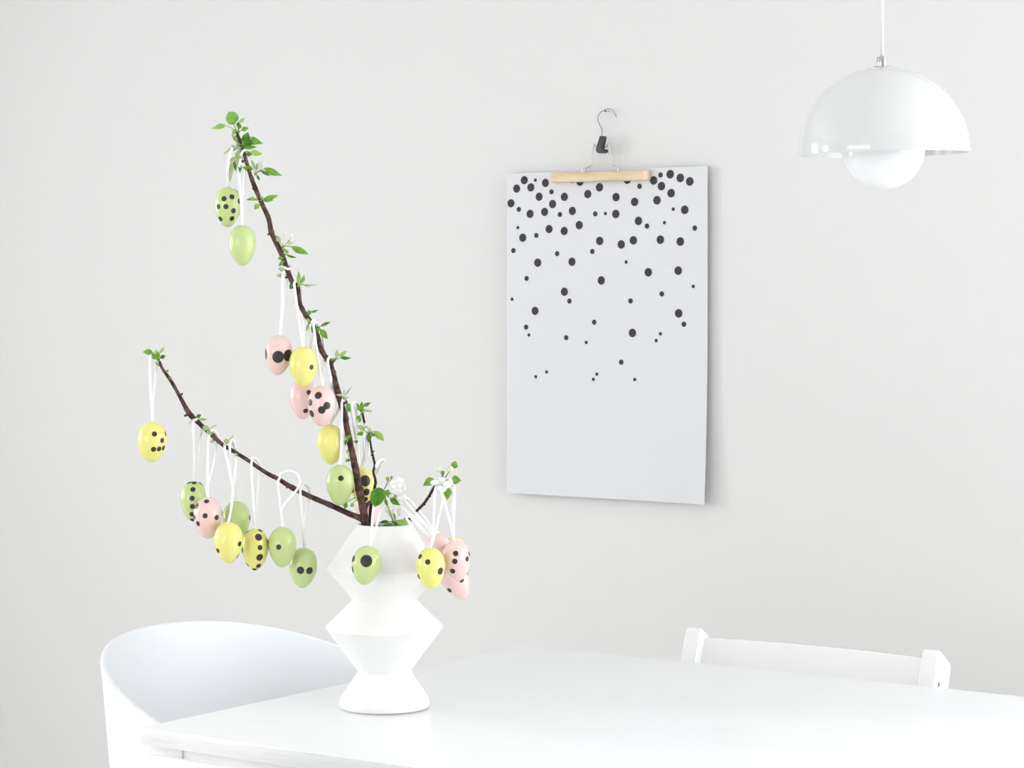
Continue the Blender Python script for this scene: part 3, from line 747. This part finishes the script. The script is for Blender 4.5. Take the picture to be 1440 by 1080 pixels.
# thin twig right of the main stem
tw = twig_root('thin_twig', 520, 760, 0.012, 'thin upright dark twig with small pale leaves beside the tall branch')
tw_pts = [(508, 574, .014, 2.6), (510, 582, .014, 3.2), (512, 592, .014, 3.4), (516, 606, .013, 3.2), (520, 618, .012, 3.0), (522, 630, .012, 3.2), (525, 644, .011, 3.2), (527, 654, .011, 3.6), (525, 664, .010, 3.4),
          (528, 676, .010, 3.8), (526, 690, .010, 3.8), (522, 708, .010, 4.2), (520, 730, .010, 4.4), (519, 750, .010, 4.4), (520, 770, .010, 4)]
tws = stem('stem', tw_pts, tw, M['bark_dark'])
for (x0, y0, x1, y1) in ((524, 635, 526.5, 634.5), (523, 640, 521.5, 640.5), (526.5, 653, 529.5, 652), (528, 680, 530.5, 679)):
    stem('spur', [(x0, y0, .011, 2.6), ((x0 + x1) / 2, (y0 + y1) / 2, .011, 2.4), (x1, y1, .011, 1.8)], tw, M['bark_dark'], 6, 0.1, 2, False)
for b_, t_, w, tone in [((507, 579), (499, 565), 5.5, 'm'), ((508, 573), (509, 564), 5, 'm'), ((511, 571), (521.5, 565.5), 5.5, 'd'), ((513, 577), (525.5, 578.5), 3.5, 'p'), ((505, 577), (502, 570), 5, 'l'),
                        ((506, 585), (501, 590), 6, 'm'), ((508, 589), (503, 593.5), 5.5, 'm'), ((509, 576), (505, 571), 6, 'm'), ((510, 580), (514, 574), 5, 'l'),
                        ((513, 606), (502, 596.5), 7, 'p'), ((512, 609), (501, 610.5), 6.5, 'm'), ((526, 606), (540.5, 619.5), 10, 'l'), ((520, 610), (518, 622), 7, 'd'), ((523, 610), (528.5, 613), 5, 'd'),
                        ((516, 608), (513, 600), 6, 'l'), ((518, 607), (522, 603), 5, 'p'), ((524, 607), (520, 612), 7, 'p')]:
    at = (509, 581) if b_[1] < 594 else (517, 609)
    leaf(tws, b_, t_, w, tone, 0.008 + random.uniform(-.004, .004), at)
for (a, t, w) in (((514, 601), (514.5, 594), 4), ((518, 603), (518, 598.5), 3.5), ((521, 603), (522.5, 599), 3.5)):
    bud(tws, a, t, w, 0.008, (517, 609))

# blossom sprig leaning over the rim
def flower(parent, root, cx, cy, d, petals, size, tiltv=(0, -1, 0.2), name='flower'):
    """petals: explicit list of (px, py, w px, h px, angle) or number"""
    fl = empty(name, P(cx, cy, VY + d) - root.location); fl.parent = parent
    org = P(cx, cy, VY + d)
    for (px, py, w, h, ang, dz) in petals:
        c = P(px, py, VY + d + dz) - org
        verts, faces = [], []
        nu, nv = 10, 5
        ca, sa = math.cos(math.radians(ang)), math.sin(math.radians(ang))
        tx, ty = random.uniform(-.5, .5), random.uniform(-.5, .5)
        for j in range(nv + 1):
            r = j / nv
            for k in range(nu):
                a = 2 * math.pi * k / nu
                x = r * math.cos(a) * w / 2 * mm; z = r * math.sin(a) * h / 2 * mm * (1 - 0.15 * math.sin(a))
                y = -0.0030 * (1 - r * r) * (w / 12) + x * tx * .7 + z * ty * .7
                verts.append(Vector((x * ca - z * sa, y, x * sa + z * ca)) + c)
        for j in range(nv):
            for k in range(nu):
                k2 = (k + 1) % nu
                faces.append((j * nu + k, j * nu + k2, (j + 1) * nu + k2, (j + 1) * nu + k))
        o = mesh_obj('petal', verts, faces, M['petal'], fl)
        so = o.modifiers.new('thickness', 'SOLIDIFY'); so.thickness = 0.0004
    return fl

sp = twig_root('blossom_sprig', 556, 752, -0.012, 'short sprig with a white blossom and a large round dark leaf over the vase rim')
sps = stem('stem', [(558, 770, -.012, 4), (556, 750, -.014, 4), (553, 735, -.018, 2.2), (549, 722, -.026, 1.7), (544, 708, -.038, 1.7), (541, 696, -.05, 2.0), (540, 690, -.056, 2.4)], sp, M['leaf_l'], 7, 0.05, 5, False)
sps2 = stem('stem', [(560, 768, -.012, 4), (557, 748, -.010, 4), (555.5, 732, -.008, 4), (554, 722, -.008, 2)], sp, M['leaf_m'], 7, 0.05, 4, False)
leaf(sps, (534, 685.5), (527, 711.5), 20, 'd', -.066, (540, 691), 0.1, lift=0.05, round_=True)
leaf(sps, (549, 698), (563, 710), 8, 'd', -.050, (540, 691), 0.7)
leaf(sps, (541, 701), (545.5, 713), 4.5, 'm', -.050, (541, 696), 0.4)
leaf(sps, (540, 692), (561, 698.5), 9, 'l', -.054, (540, 691), 0.4)
leaf(sps, (541, 690), (556, 694), 6, 'l', -.056, (540, 691), 0.3)
leaf(sps2, (558, 734.5), (581, 731), 9, 'l', -.030, (555, 733), 0.5, lift=0)
leaf(sps2, (566, 731.5), (578, 727), 6, 'd', -.012, (556, 733), 0.5)
leaf(sps2, (547, 733.5), (532.5, 735), 5, 'd', -.025, (554, 735), 0.5, lift=0)
leaf(sps2, (552, 737), (538, 738), 5, 'm', -.012, (556, 740), 0.3, lift=0)
leaf(sps2, (557, 736), (572, 737.5), 6, 'm', -.012, (556, 740), 0.3, lift=0)
for (a, t, w, m_) in (((545.5, 677), (544.5, 670), 5, 'leaf_l'), ((550, 674), (551, 669), 4, 'leaf_p')):
    bud(sps, a, t, w, -.052, (540, 688), m_)
for (a, t, w, s) in (((548, 723), (545, 712), 9, (554, 731)), ((561, 725), (563, 714), 6.5, (555, 732)), ((551, 728), (549, 722), 5, (555, 733)), ((552, 722), (553.5, 714), 2.5, (555, 732))):
    bud(sps2, a, t, w, -.020, s)
flower(sps, sp, 558, 684, -.056, [
    (555, 680, 14, 12, 20, -.004), (562, 677, 11, 13, -25, -.003), (565, 686, 11, 14, 10, -.002), (559, 690, 15, 11, 0, -.006), (552, 688, 10, 12, 30, -.001), (559, 674, 10, 9, 5, .003),
    (561, 683, 9, 9, 0, -.009), (555, 685, 8, 8, 0, -.009), (563, 698, 16, 9, -12, .004), (567, 700, 10, 10, 0, .006), (550, 695, 9, 8, 0, .004)], 20)

# right twig with the blossom cluster
rt = twig_root('blossom_twig', 560, 762, 0.0, 'thin dark twig with bright leaves and an opening white blossom leaning out of the vase')
rts = stem('stem', [(560, 768, .004, 4), (565, 748, -.004, 4), (572, 734.5, -.010, 4), (583, 721.7, -.034, 3.8), (590, 714.5, -.050, 3.8), (596, 708.5, -.062, 4.0), (600.5, 702, -.072, 3.8), (604.5, 696, -.080, 3.8),
                    (610.4, 685.6, -.090, 4.0), (616, 681, -.095, 2.8)], rt, M['bark_dark'])
for (x0, y0, x1, y1, d) in ((596, 708, 598, 710.5, -.062), (604, 697, 606, 698.5, -.08)):
    stem('spur', [(x0, y0, d, 3), ((x0 + x1) / 2, (y0 + y1) / 2, d, 2.8), (x1, y1, d, 2)], rt, M['bark_dark'], 6, 0.1, 2, False)
leaf(rts, (612, 675), (594.5, 682.5), 12, 'm', -.096, (617, 680), 0.3)
leaf(rts, (635.5, 659), (641, 647.5), 10, 'm', -.096, (626, 672), 0.3)
leaf(rts, (634.5, 674), (648.8, 675), 12, 'm', -.096, (626, 676), 0.2)
leaf(rts, (631.5, 686), (629, 703), 10, 'm', -.098, (624, 680), 0.4)
leaf(rts, (621.5, 686), (623, 697), 5, 'd', -.094, (621, 681), 0.5)
leaf(rts, (622, 668), (623.5, 663), 5, 'd', -.098, (622, 675), 0.2)
bud(rts, (619, 664), (615, 655), 9.5, -.098, (621, 674))
bud(rts, (630, 663), (636, 656), 9.5, -.100, (623, 674))
bud(rts, (623.5, 668), (622.5, 662), 4.5, -.100, (622, 675), 'leaf_m')
flower(rts, rt, 621, 680, -.100, [
    (612, 678, 14, 8, 8, 0), (621.5, 674.5, 9, 8, 0, -.003), (628.5, 680.7, 10, 10, 0, -.004), (621, 687, 14, 10, -5, -.002), (615.5, 686, 8, 8, 30, .003), (633, 676, 6, 11, 25, .004), (638, 687, 6, 8, 0, .006)], 20)
v, f = ellipsoid(Vector((0, 0, 0)), Vector((0, -1, 0)), 0.006, 0.005)
o = mesh_obj('flower_centre', v, f, M['stamen'], rts); o.location = P(627, 673.5, VY - .1) - rt.location

# ------------------------------------------------------------------ easter eggs on ribbons
EN = 1.13
def egg_r(zz):                     # radius share at height share -1..1 (wide end up)
    return math.sqrt(max(0.0, 1 - zz * zz)) * (1 + 0.16 * zz) / 1.008
def make_egg_mesh():
    nu, nv = 40, 26; verts, faces = [], []
    for i in range(nv + 1):
        th = math.pi * i / nv; zz = math.cos(th)
        if i in (0, nv): verts.append((0, 0, zz)); continue
        for k in range(nu):
            a = 2 * math.pi * k / nu
            verts.append((egg_r(zz) * math.cos(a), egg_r(zz) * math.sin(a), zz))
    ring = lambda i: 1 + (i - 1) * nu
    for k in range(nu):
        faces.append((0, ring(1) + k, ring(1) + (k + 1) % nu))
        faces.append((len(verts) - 1, ring(nv - 1) + (k + 1) % nu, ring(nv - 1) + k))
    for i in range(1, nv - 1):
        for k in range(nu):
            k2 = (k + 1) % nu
            faces.append((ring(i) + k, ring(i + 1) + k, ring(i + 1) + k2, ring(i) + k2))
    return verts, faces
EV, EF = make_egg_mesh()
EGG_MESH = {}
for c in ('green', 'yellow', 'pink'):
    me = bpy.data.meshes.new('egg_shell_' + c); me.from_pydata(EV, [], EF); me.update(); me.shade_smooth(); me.materials.append(M['egg_' + c]); EGG_MESH[c] = me

def strip(parent, pts, width, twist0, twist1, org):
    p = catmull(pts, 10); n = len(p)
    for i in range(2, n - 2):       # lift the ribbon out of the bark it hangs over
        for c, r in STEMS:
            v = p[i] - c; need = r + 0.0016
            if v.length < need: p[i] = c + (v.normalized() if v.length > 1e-6 else Vector((0, -1, 0))) * need
    verts, faces = [], []
    side0 = None
    for i in range(n):
        t = (p[min(i + 1, n - 1)] - p[max(i - 1, 0)]).normalized()
        s = t.cross(Vector((0, 1, 0)))
        if s.length < 0.05: s = side0 or Vector((1, 0, 0))
        s.normalize()
        if side0 is not None and s.dot(side0) < 0: s = -s
        side0 = s.copy()
        nn = s.cross(t).normalized()
        u = i / (n - 1)
        a = twist0 + (twist1 - twist0) * u
        ww = width * (0.55 if i in (0, n - 1) else 0.8 if i in (1, n - 2) else 1.0)
        d = (s * math.cos(a) + nn * math.sin(a)) * (ww / 2)
        th = (nn * math.cos(a) - s * math.sin(a)) * 0.00018
        for q in (p[i] - d - th, p[i] + d - th, p[i] + d + th, p[i] - d + th): verts.append(q - org)
    for i in range(n - 1):
        for k in range(4):
            k2 = (k + 1) % 4
            faces.append((i * 4 + k, i * 4 + k2, (i + 1) * 4 + k2, (i + 1) * 4 + k))
    faces += [(3, 2, 1, 0), tuple((n - 1) * 4 + k for k in range(4))]
    return mesh_obj('ribbon', verts, faces, M['ribbon'], parent)

CAM = Vector((0, 0, CZ))
def easter_egg(colour, cx, cy, w, h, tilt, d, label, dots=(), ribbons=(), pitch=0.0, rw=3.5, group='painted eggs hanging on white ribbons'):
    """tilt in degrees: positive leans the top to the right in the picture; dots (px, py, radius px)"""
    c = P(cx, cy, VY + d); k = (VY + d) / F
    a, hh = w * k / 2, h * k / 2
    rot = Matrix.Rotation(math.radians(tilt), 3, 'Y') @ Matrix.Rotation(math.radians(pitch), 3, 'X')
    root = tag(empty('easter_egg', c - Vector((0, 0, hh))), label, 'egg', group)
    org = root.location.copy()
    sh = bpy.data.objects.new('shell', EGG_MESH[colour]); col.objects.link(sh); sh.parent = root
    sh.location = (0, 0, hh); sh.rotation_euler = rot.to_euler(); sh.scale = (a, a, hh)
    inv = rot.inverted()
    def Fn(p):                     # implicit function in egg space (metres)
        zz = p.z / hh
        if abs(zz) >= 1: return math.hypot(p.x, p.y) + (abs(zz) - 1) * hh
        return math.hypot(p.x, p.y) - a * egg_r(zz)
    def grad(p):
        e = 1e-5
        return Vector([(Fn(p + Vector([e if i == j else 0 for j in range(3)])) - Fn(p - Vector([e if i == j else 0 for j in range(3)]))) / (2 * e) for i in range(3)])
    o_ = inv @ (CAM - c)
    for (px, py, rp) in dots:
        hit = None
        for step in range(60):
            qx, qy = px + (cx - px) * step / 60, py + (cy - py) * step / 60
            dr = (inv @ (P(qx, qy, VY + d) - CAM)).normalized()
            tm = -o_.dot(dr)
            t0 = tm - hh * 1.3; prev = None
            for s in range(140):
                p = o_ + dr * (t0 + s * hh * 1.3 / 139)
                if Fn(p) < 0: hit = p; break
            if hit is not None: break
        if hit is None: continue
        for _ in range(6):
            g = grad(hit); hit = hit - g * (Fn(hit) / max(1e-9, g.length_squared))
        nrm = grad(hit).normalized()
        t1 = nrm.orthogonal().normalized(); t2 = nrm.cross(t1)
        r = rp * k
        pts = [hit]
        for fr in (0.5, 1.0):
            for m in range(18):
                an = 2 * math.pi * m / 18
                q = hit + (t1 * math.cos(an) + t2 * math.sin(an)) * (r * fr)
                for _ in range(4):
                    g = grad(q); q = q - g * (Fn(q) / max(1e-9, g.length_squared))
                pts.append(q)
        out = []
        for q in pts:
            g = grad(q).normalized()
            out.append(rot @ (q + g * 0.00025) + c - org)
        fs = [(0, 1 + m, 1 + (m + 1) % 18) for m in range(18)] + [(1 + m, 19 + m, 19 + (m + 1) % 18, 1 + (m + 1) % 18) for m in range(18)]
        mesh_obj('painted_dot', out, fs, M['dot'], root)
    tip = rot @ Vector((0, 0, hh * 0.985)) + c
    for rb in ribbons:
        pts = [P(x, y, VY + (q[0] if q else d)) for x, y, *q in rb]
        pts = [tip] + pts + [tip]
        strip(root, pts, rw * mm, random.uniform(-.5, .5), random.uniform(-.5, .5), org)
    # the little knot where the ribbon enters the egg
    v, f = ellipsoid(tip + rot @ Vector((0, 0, 0.0012)) - org, (rot @ Vector((0, 0, 1))), 0.0045, 0.0042, 8, 6)
    mesh_obj('knot', v, f, M['ribbon'], root)
    return root

D = 3.7
easter_egg('green', 320.3, 291, 37, 57, 1, .012, 'green egg with many small black dots, hanging at the tip of the tall branch',
           [(315, 279.5, D), (326.3, 276.8, D), (333.3, 268.7, D), (336.3, 283, D), (307, 290.5, D), (317.7, 290.5, D), (328.3, 296.3, D), (310, 307.7, D), (326.3, 307.3, D), (336.8, 301.3, D)],
           [[(320, 238, -.018), (324, 214, -.018), (330, 206, -.015), (336, 208, -.006), (329, 235, -.006)]])
easter_egg('green', 341, 345, 38.5, 57.5, 0, -.006, 'plain undotted green egg below the many-dotted green egg', [],
           [[(338, 268, -.016), (336, 240, -.018), (340, 216, -.018), (345, 212, -.012), (347, 222, -.004), (342.5, 268, -.004)]])
easter_egg('pink', 391.8, 499.5, 38, 57, 5, .0, 'pink egg with two large merging black dots beside a yellow egg',
           [(391, 502, 8.8), (405.3, 499.7, 8.4), (372.5, 498, 8.0)],
           [[(396.5, 430, -.004), (397.5, 395, -.007), (399, 376, -.006), (404, 373, 0), (404, 385, .006), (399, 430, .004)]])
easter_egg('yellow', 426.3, 515.5, 39, 57.5, -1, -.018, 'pale yellow egg with a single small black dot overlapping the pink egg',
           [(438.1, 516.3, 3.7)], [[(421, 455, -.010), (415, 410, -.008), (414, 398, -.006), (418, 394, 0), (423, 398, .006), (424, 420, .006), (427, 455, .0)]])
easter_egg('pink', 426.5, 561, 38.5, 57.5, 0, .032, 'pink egg mostly hidden behind a paired-dot pink egg below the pale yellow egg',
           [(434.4, 551.9, 3.6), (430, 577.8, 3.6)], [[(433, 505, .016), (436, 468, .002), (438, 453, -.003), (442, 453, .004), (440, 475, .012), (435, 505, .018)]])
easter_egg('pink', 452.6, 571, 39.5, 57.5, 2, -.012, 'pink egg with five mid-sized black dots, two of them touching',
           [(447.5, 556, 5.4), (436, 566, 5.2), (452.5, 576.5, 5.5), (459.8, 570.4, 5.4), (438, 581.6, 5.2)],
           [[(447, 505, -.008), (442.5, 470, -.006), (441, 456, -.004), (446, 455, .002), (453, 470, .008), (456, 500, .004)]])
easter_egg('yellow', 465, 625, 37.5, 57, -2, .016, 'plain undotted yellow egg between a pink and a green egg by the main stem', [],
           [[(472, 560, .012), (464, 526, -.004), (461, 507, -.004), (466, 503, .003), (471, 525, .010), (477, 570, .014)]])
easter_egg('green', 478.3, 682, 39, 57.5, 0, -.006, 'green egg with one small black dot touching the main stem above the vase',
           [(479.4, 672.5, 3.9)], [[(480, 620, -.006), (480.5, 585, -.006), (481, 564, -.004), (486, 559, .003), (489, 575, .010), (483, 625, .002)]])
easter_egg('yellow', 509.5, 684, 36, 54, -6, .036, 'yellow egg with big, medium and small black dots behind the main stem',
           [(514, 676, 8.2), (515.4, 692, 5.0), (514, 702, 3.6), (495, 689, 4.2)],
           [[(512.5, 640, .020), (511.5, 622, .012), (513, 607, .006), (517, 603, .010), (519, 612, .018), (517.5, 640, .026)],
            [(514.5, 640, .022), (515.0, 615, .012), (516.5, 606, .008), (518, 607, .016), (516, 640, .026)]])
easter_egg('pink', 517, 712, 36, 52, 0, .074, 'pink egg almost hidden behind the stems at the vase mouth', [],
           [[(505, 668, .078), (501, 640, .064), (499.5, 615, .020), (496, 585, .006), (495, 570, -.002), (499, 568, .006), (503, 600, .030), (504, 640, .070), (508, 668, .076)],
            [(523, 681, .074), (528, 668, .046), (527, 657, .012), (535, 647, .010), (539, 647, .014), (538.5, 650, .018), (532, 660, .022), (529, 669, .048), (524, 682, .075)]])
easter_egg('yellow', 213.8, 621.7, 40, 58, 1, -.022, 'lone yellow egg with small black dots at the tip of the side branch',
           [(217.2, 610.3, D), (228, 619.3, D), (216, 631.8, D), (223.8, 631.3, D), (230, 630, D), (233, 609.8, D)],
           [[(211.5, 545, -.024), (210.5, 506, -.026), (213, 497, -.024), (220, 500, -.018), (219.5, 518, -.016), (215.5, 560, -.018)]])
easter_egg('green', 272.6, 705, 38, 57, 0, .012, 'green egg with a vertical row of black dots beside a pink dotted egg',
           [(273, 679, D), (282.8, 680, D), (265.8, 678.7, D), (271.3, 688.3, D), (270, 700.8, D), (270.5, 712.3, D), (270, 723.3, D), (270.8, 731.3, D)],
           [[(273, 640, -.006), (271.5, 600, -.020), (274, 588, -.020), (281, 593, -.013), (282, 606, -.010), (278, 645, .0)]])
easter_egg('pink', 292.3, 728.5, 40, 58.5, 0, -.020, 'pink egg with scattered small black dots in the side branch cluster',
           [(290.5, 705, D), (288.3, 725.3, D), (304.7, 727.7, D), (278.3, 736.3, D), (273.3, 727, D), (276.3, 711.7, 4.6), (312.7, 721.7, D)],
           [[(292, 660, -.022), (292.5, 622, -.021), (297, 605, -.020), (304, 609, -.012), (305, 618, -.010), (299, 655, -.016), (291, 685, -.022)]])
easter_egg('green', 332.5, 733, 38.5, 57.5, 0, .020, 'green egg peeking out behind two yellow eggs on the side branch',
           [(351.5, 728, D)], [[(325, 670, .0), (323, 632, -.018), (325, 619, -.019), (330, 625, -.010), (331.5, 660, .004)]])
easter_egg('yellow', 321.4, 763, 40.5, 58.5, 0, -.044, 'yellow egg with few small black dots below the pink dotted egg',
           [(337, 764.7, D), (306.3, 774.2, D), (335, 783.3, D)],
           [[(325, 715, -.032), (327.5, 688, -.028), (321, 655, -.020), (316, 632, -.019), (318, 620, -.018), (326, 623, -.010), (333, 636, -.009), (332, 650, -.014), (328, 686, -.026), (325, 715, -.032)]])
easter_egg('yellow', 358.8, 772.5, 38, 58.5, 0, -.008, 'yellow egg with a column of four black dots of mixed sizes',
           [(363.8, 755.3, 5.3), (365.7, 770, 3.6), (365.3, 783.8, 5.2), (363.8, 795.8, 4.0), (347, 747, D), (366, 745.8, D), (378, 760.8, D), (347, 795, D), (358, 801, D), (340.5, 774, D)],
           [[(356, 700, -.013), (353.5, 660, -.016), (355, 645, -.014), (362, 648, -.006), (365.5, 659, -.004), (361.5, 700, -.005)]])
easter_egg('green', 397, 769.3, 39, 57.5, 1, -.012, 'green egg with one black dot under a wide ribbon loop',
           [(391.8, 769.3, 3.8), (377.8, 760, 3.4)],
           [[(395, 717, -.012), (392.5, 695, -.013), (391, 676, -.012), (394, 667, -.006), (407, 662.5, -.002), (418, 667, -.003), (422, 677, -.008), (418, 688, -.014), (405, 703, -.014), (395.5, 718, -.012)]])
easter_egg('green', 426.3, 798.3, 39.5, 57, 3, .016, 'lowest green egg on the side branch with two black dots side by side',
           [(422.5, 802, 5.4), (435.3, 802.5, 5.2)],
           [[(425.5, 735, .0), (423, 702, -.010), (422.5, 688, -.010), (427, 681, -.004), (433, 685, .003), (435, 694, .006), (432, 712, .008), (428, 737, .010)]])
easter_egg('green', 515.2, 795, 42, 55, 10, -.108, 'green egg with one large black dot hanging in front of the vase',
           [(515, 788.7, 9.0), (496.7, 785.8, 4.8), (494.5, 801.4, 4.8)],
           [[(522.5, 745, -.094), (525, 716, -.066), (528, 702, -.052), (533, 698, -.045), (536, 708, -.046), (528, 745, -.082)]], pitch=-8, rw=3.4)
easter_egg('yellow', 605.4, 799.5, 41, 59, 0, -.128, 'yellow egg with small black dots at the side of the vase',
           [(601.5, 790.3, 3.8), (590.7, 782.7, 3.8), (619.6, 803, 5.2), (588.4, 810.7, 3.8)],
           [[(609.5, 740, -.114), (611, 697, -.104), (614, 684, -.100), (622, 684, -.090), (624.5, 695, -.092), (621, 710, -.098), (611, 752, -.114)]], rw=3.4)
easter_egg('pink', 641.3, 788.3, 40, 58, -6, -.102, 'pink egg with a vertical row of three black dots under the blossom twig',
           [(640.8, 778.3, 3.9), (639.5, 789.4, 3.9), (636.5, 803, 3.9), (657, 785.9, 3.8), (624.2, 768.6, 3.8), (660, 779, 3.6)],
           [[(633, 735, -.106), (624, 703, -.106), (621, 690, -.104), (625, 682, -.098), (634, 680, -.090), (639, 685, -.090), (638.5, 697, -.096), (638, 735, -.104)]], rw=3.4)
easter_egg('pink', 640.5, 815.5, 39, 60, -24, -.040, 'pink egg tilted sideways below the other pink eggs',
           [(632, 830, 3.8), (649, 815.5, 3.8), (657.9, 806, 3.6)],
           [[(613, 762, -.038), (600, 744, -.040), (578, 720, -.040), (566, 703, -.030), (571, 700, -.024), (586, 715, -.030), (608, 744, -.034)]])
easter_egg('pink', 615.5, 779, 38, 58, 0, -.072, 'plain pink egg partly hidden behind the yellow egg at the vase side', [],
           [[(604, 752, -.066), (582, 729, -.054), (559, 705, -.040), (563, 699, -.034), (584, 721, -.046), (607, 746, -.062)],
            [(598, 764, -.066), (578, 738, -.052), (572, 729, -.044), (577, 727, -.040), (590, 742, -.052), (606, 756, -.064)]])
easter_egg('yellow', 637.5, 783.5, 37, 57, 0, .012, 'pale yellow egg nearly hidden behind the row-dotted pink egg', [],
           [[(636, 735, -.045), (634.5, 700, -.080), (636, 690, -.090), (639, 698, -.086), (638, 735, -.05)]])
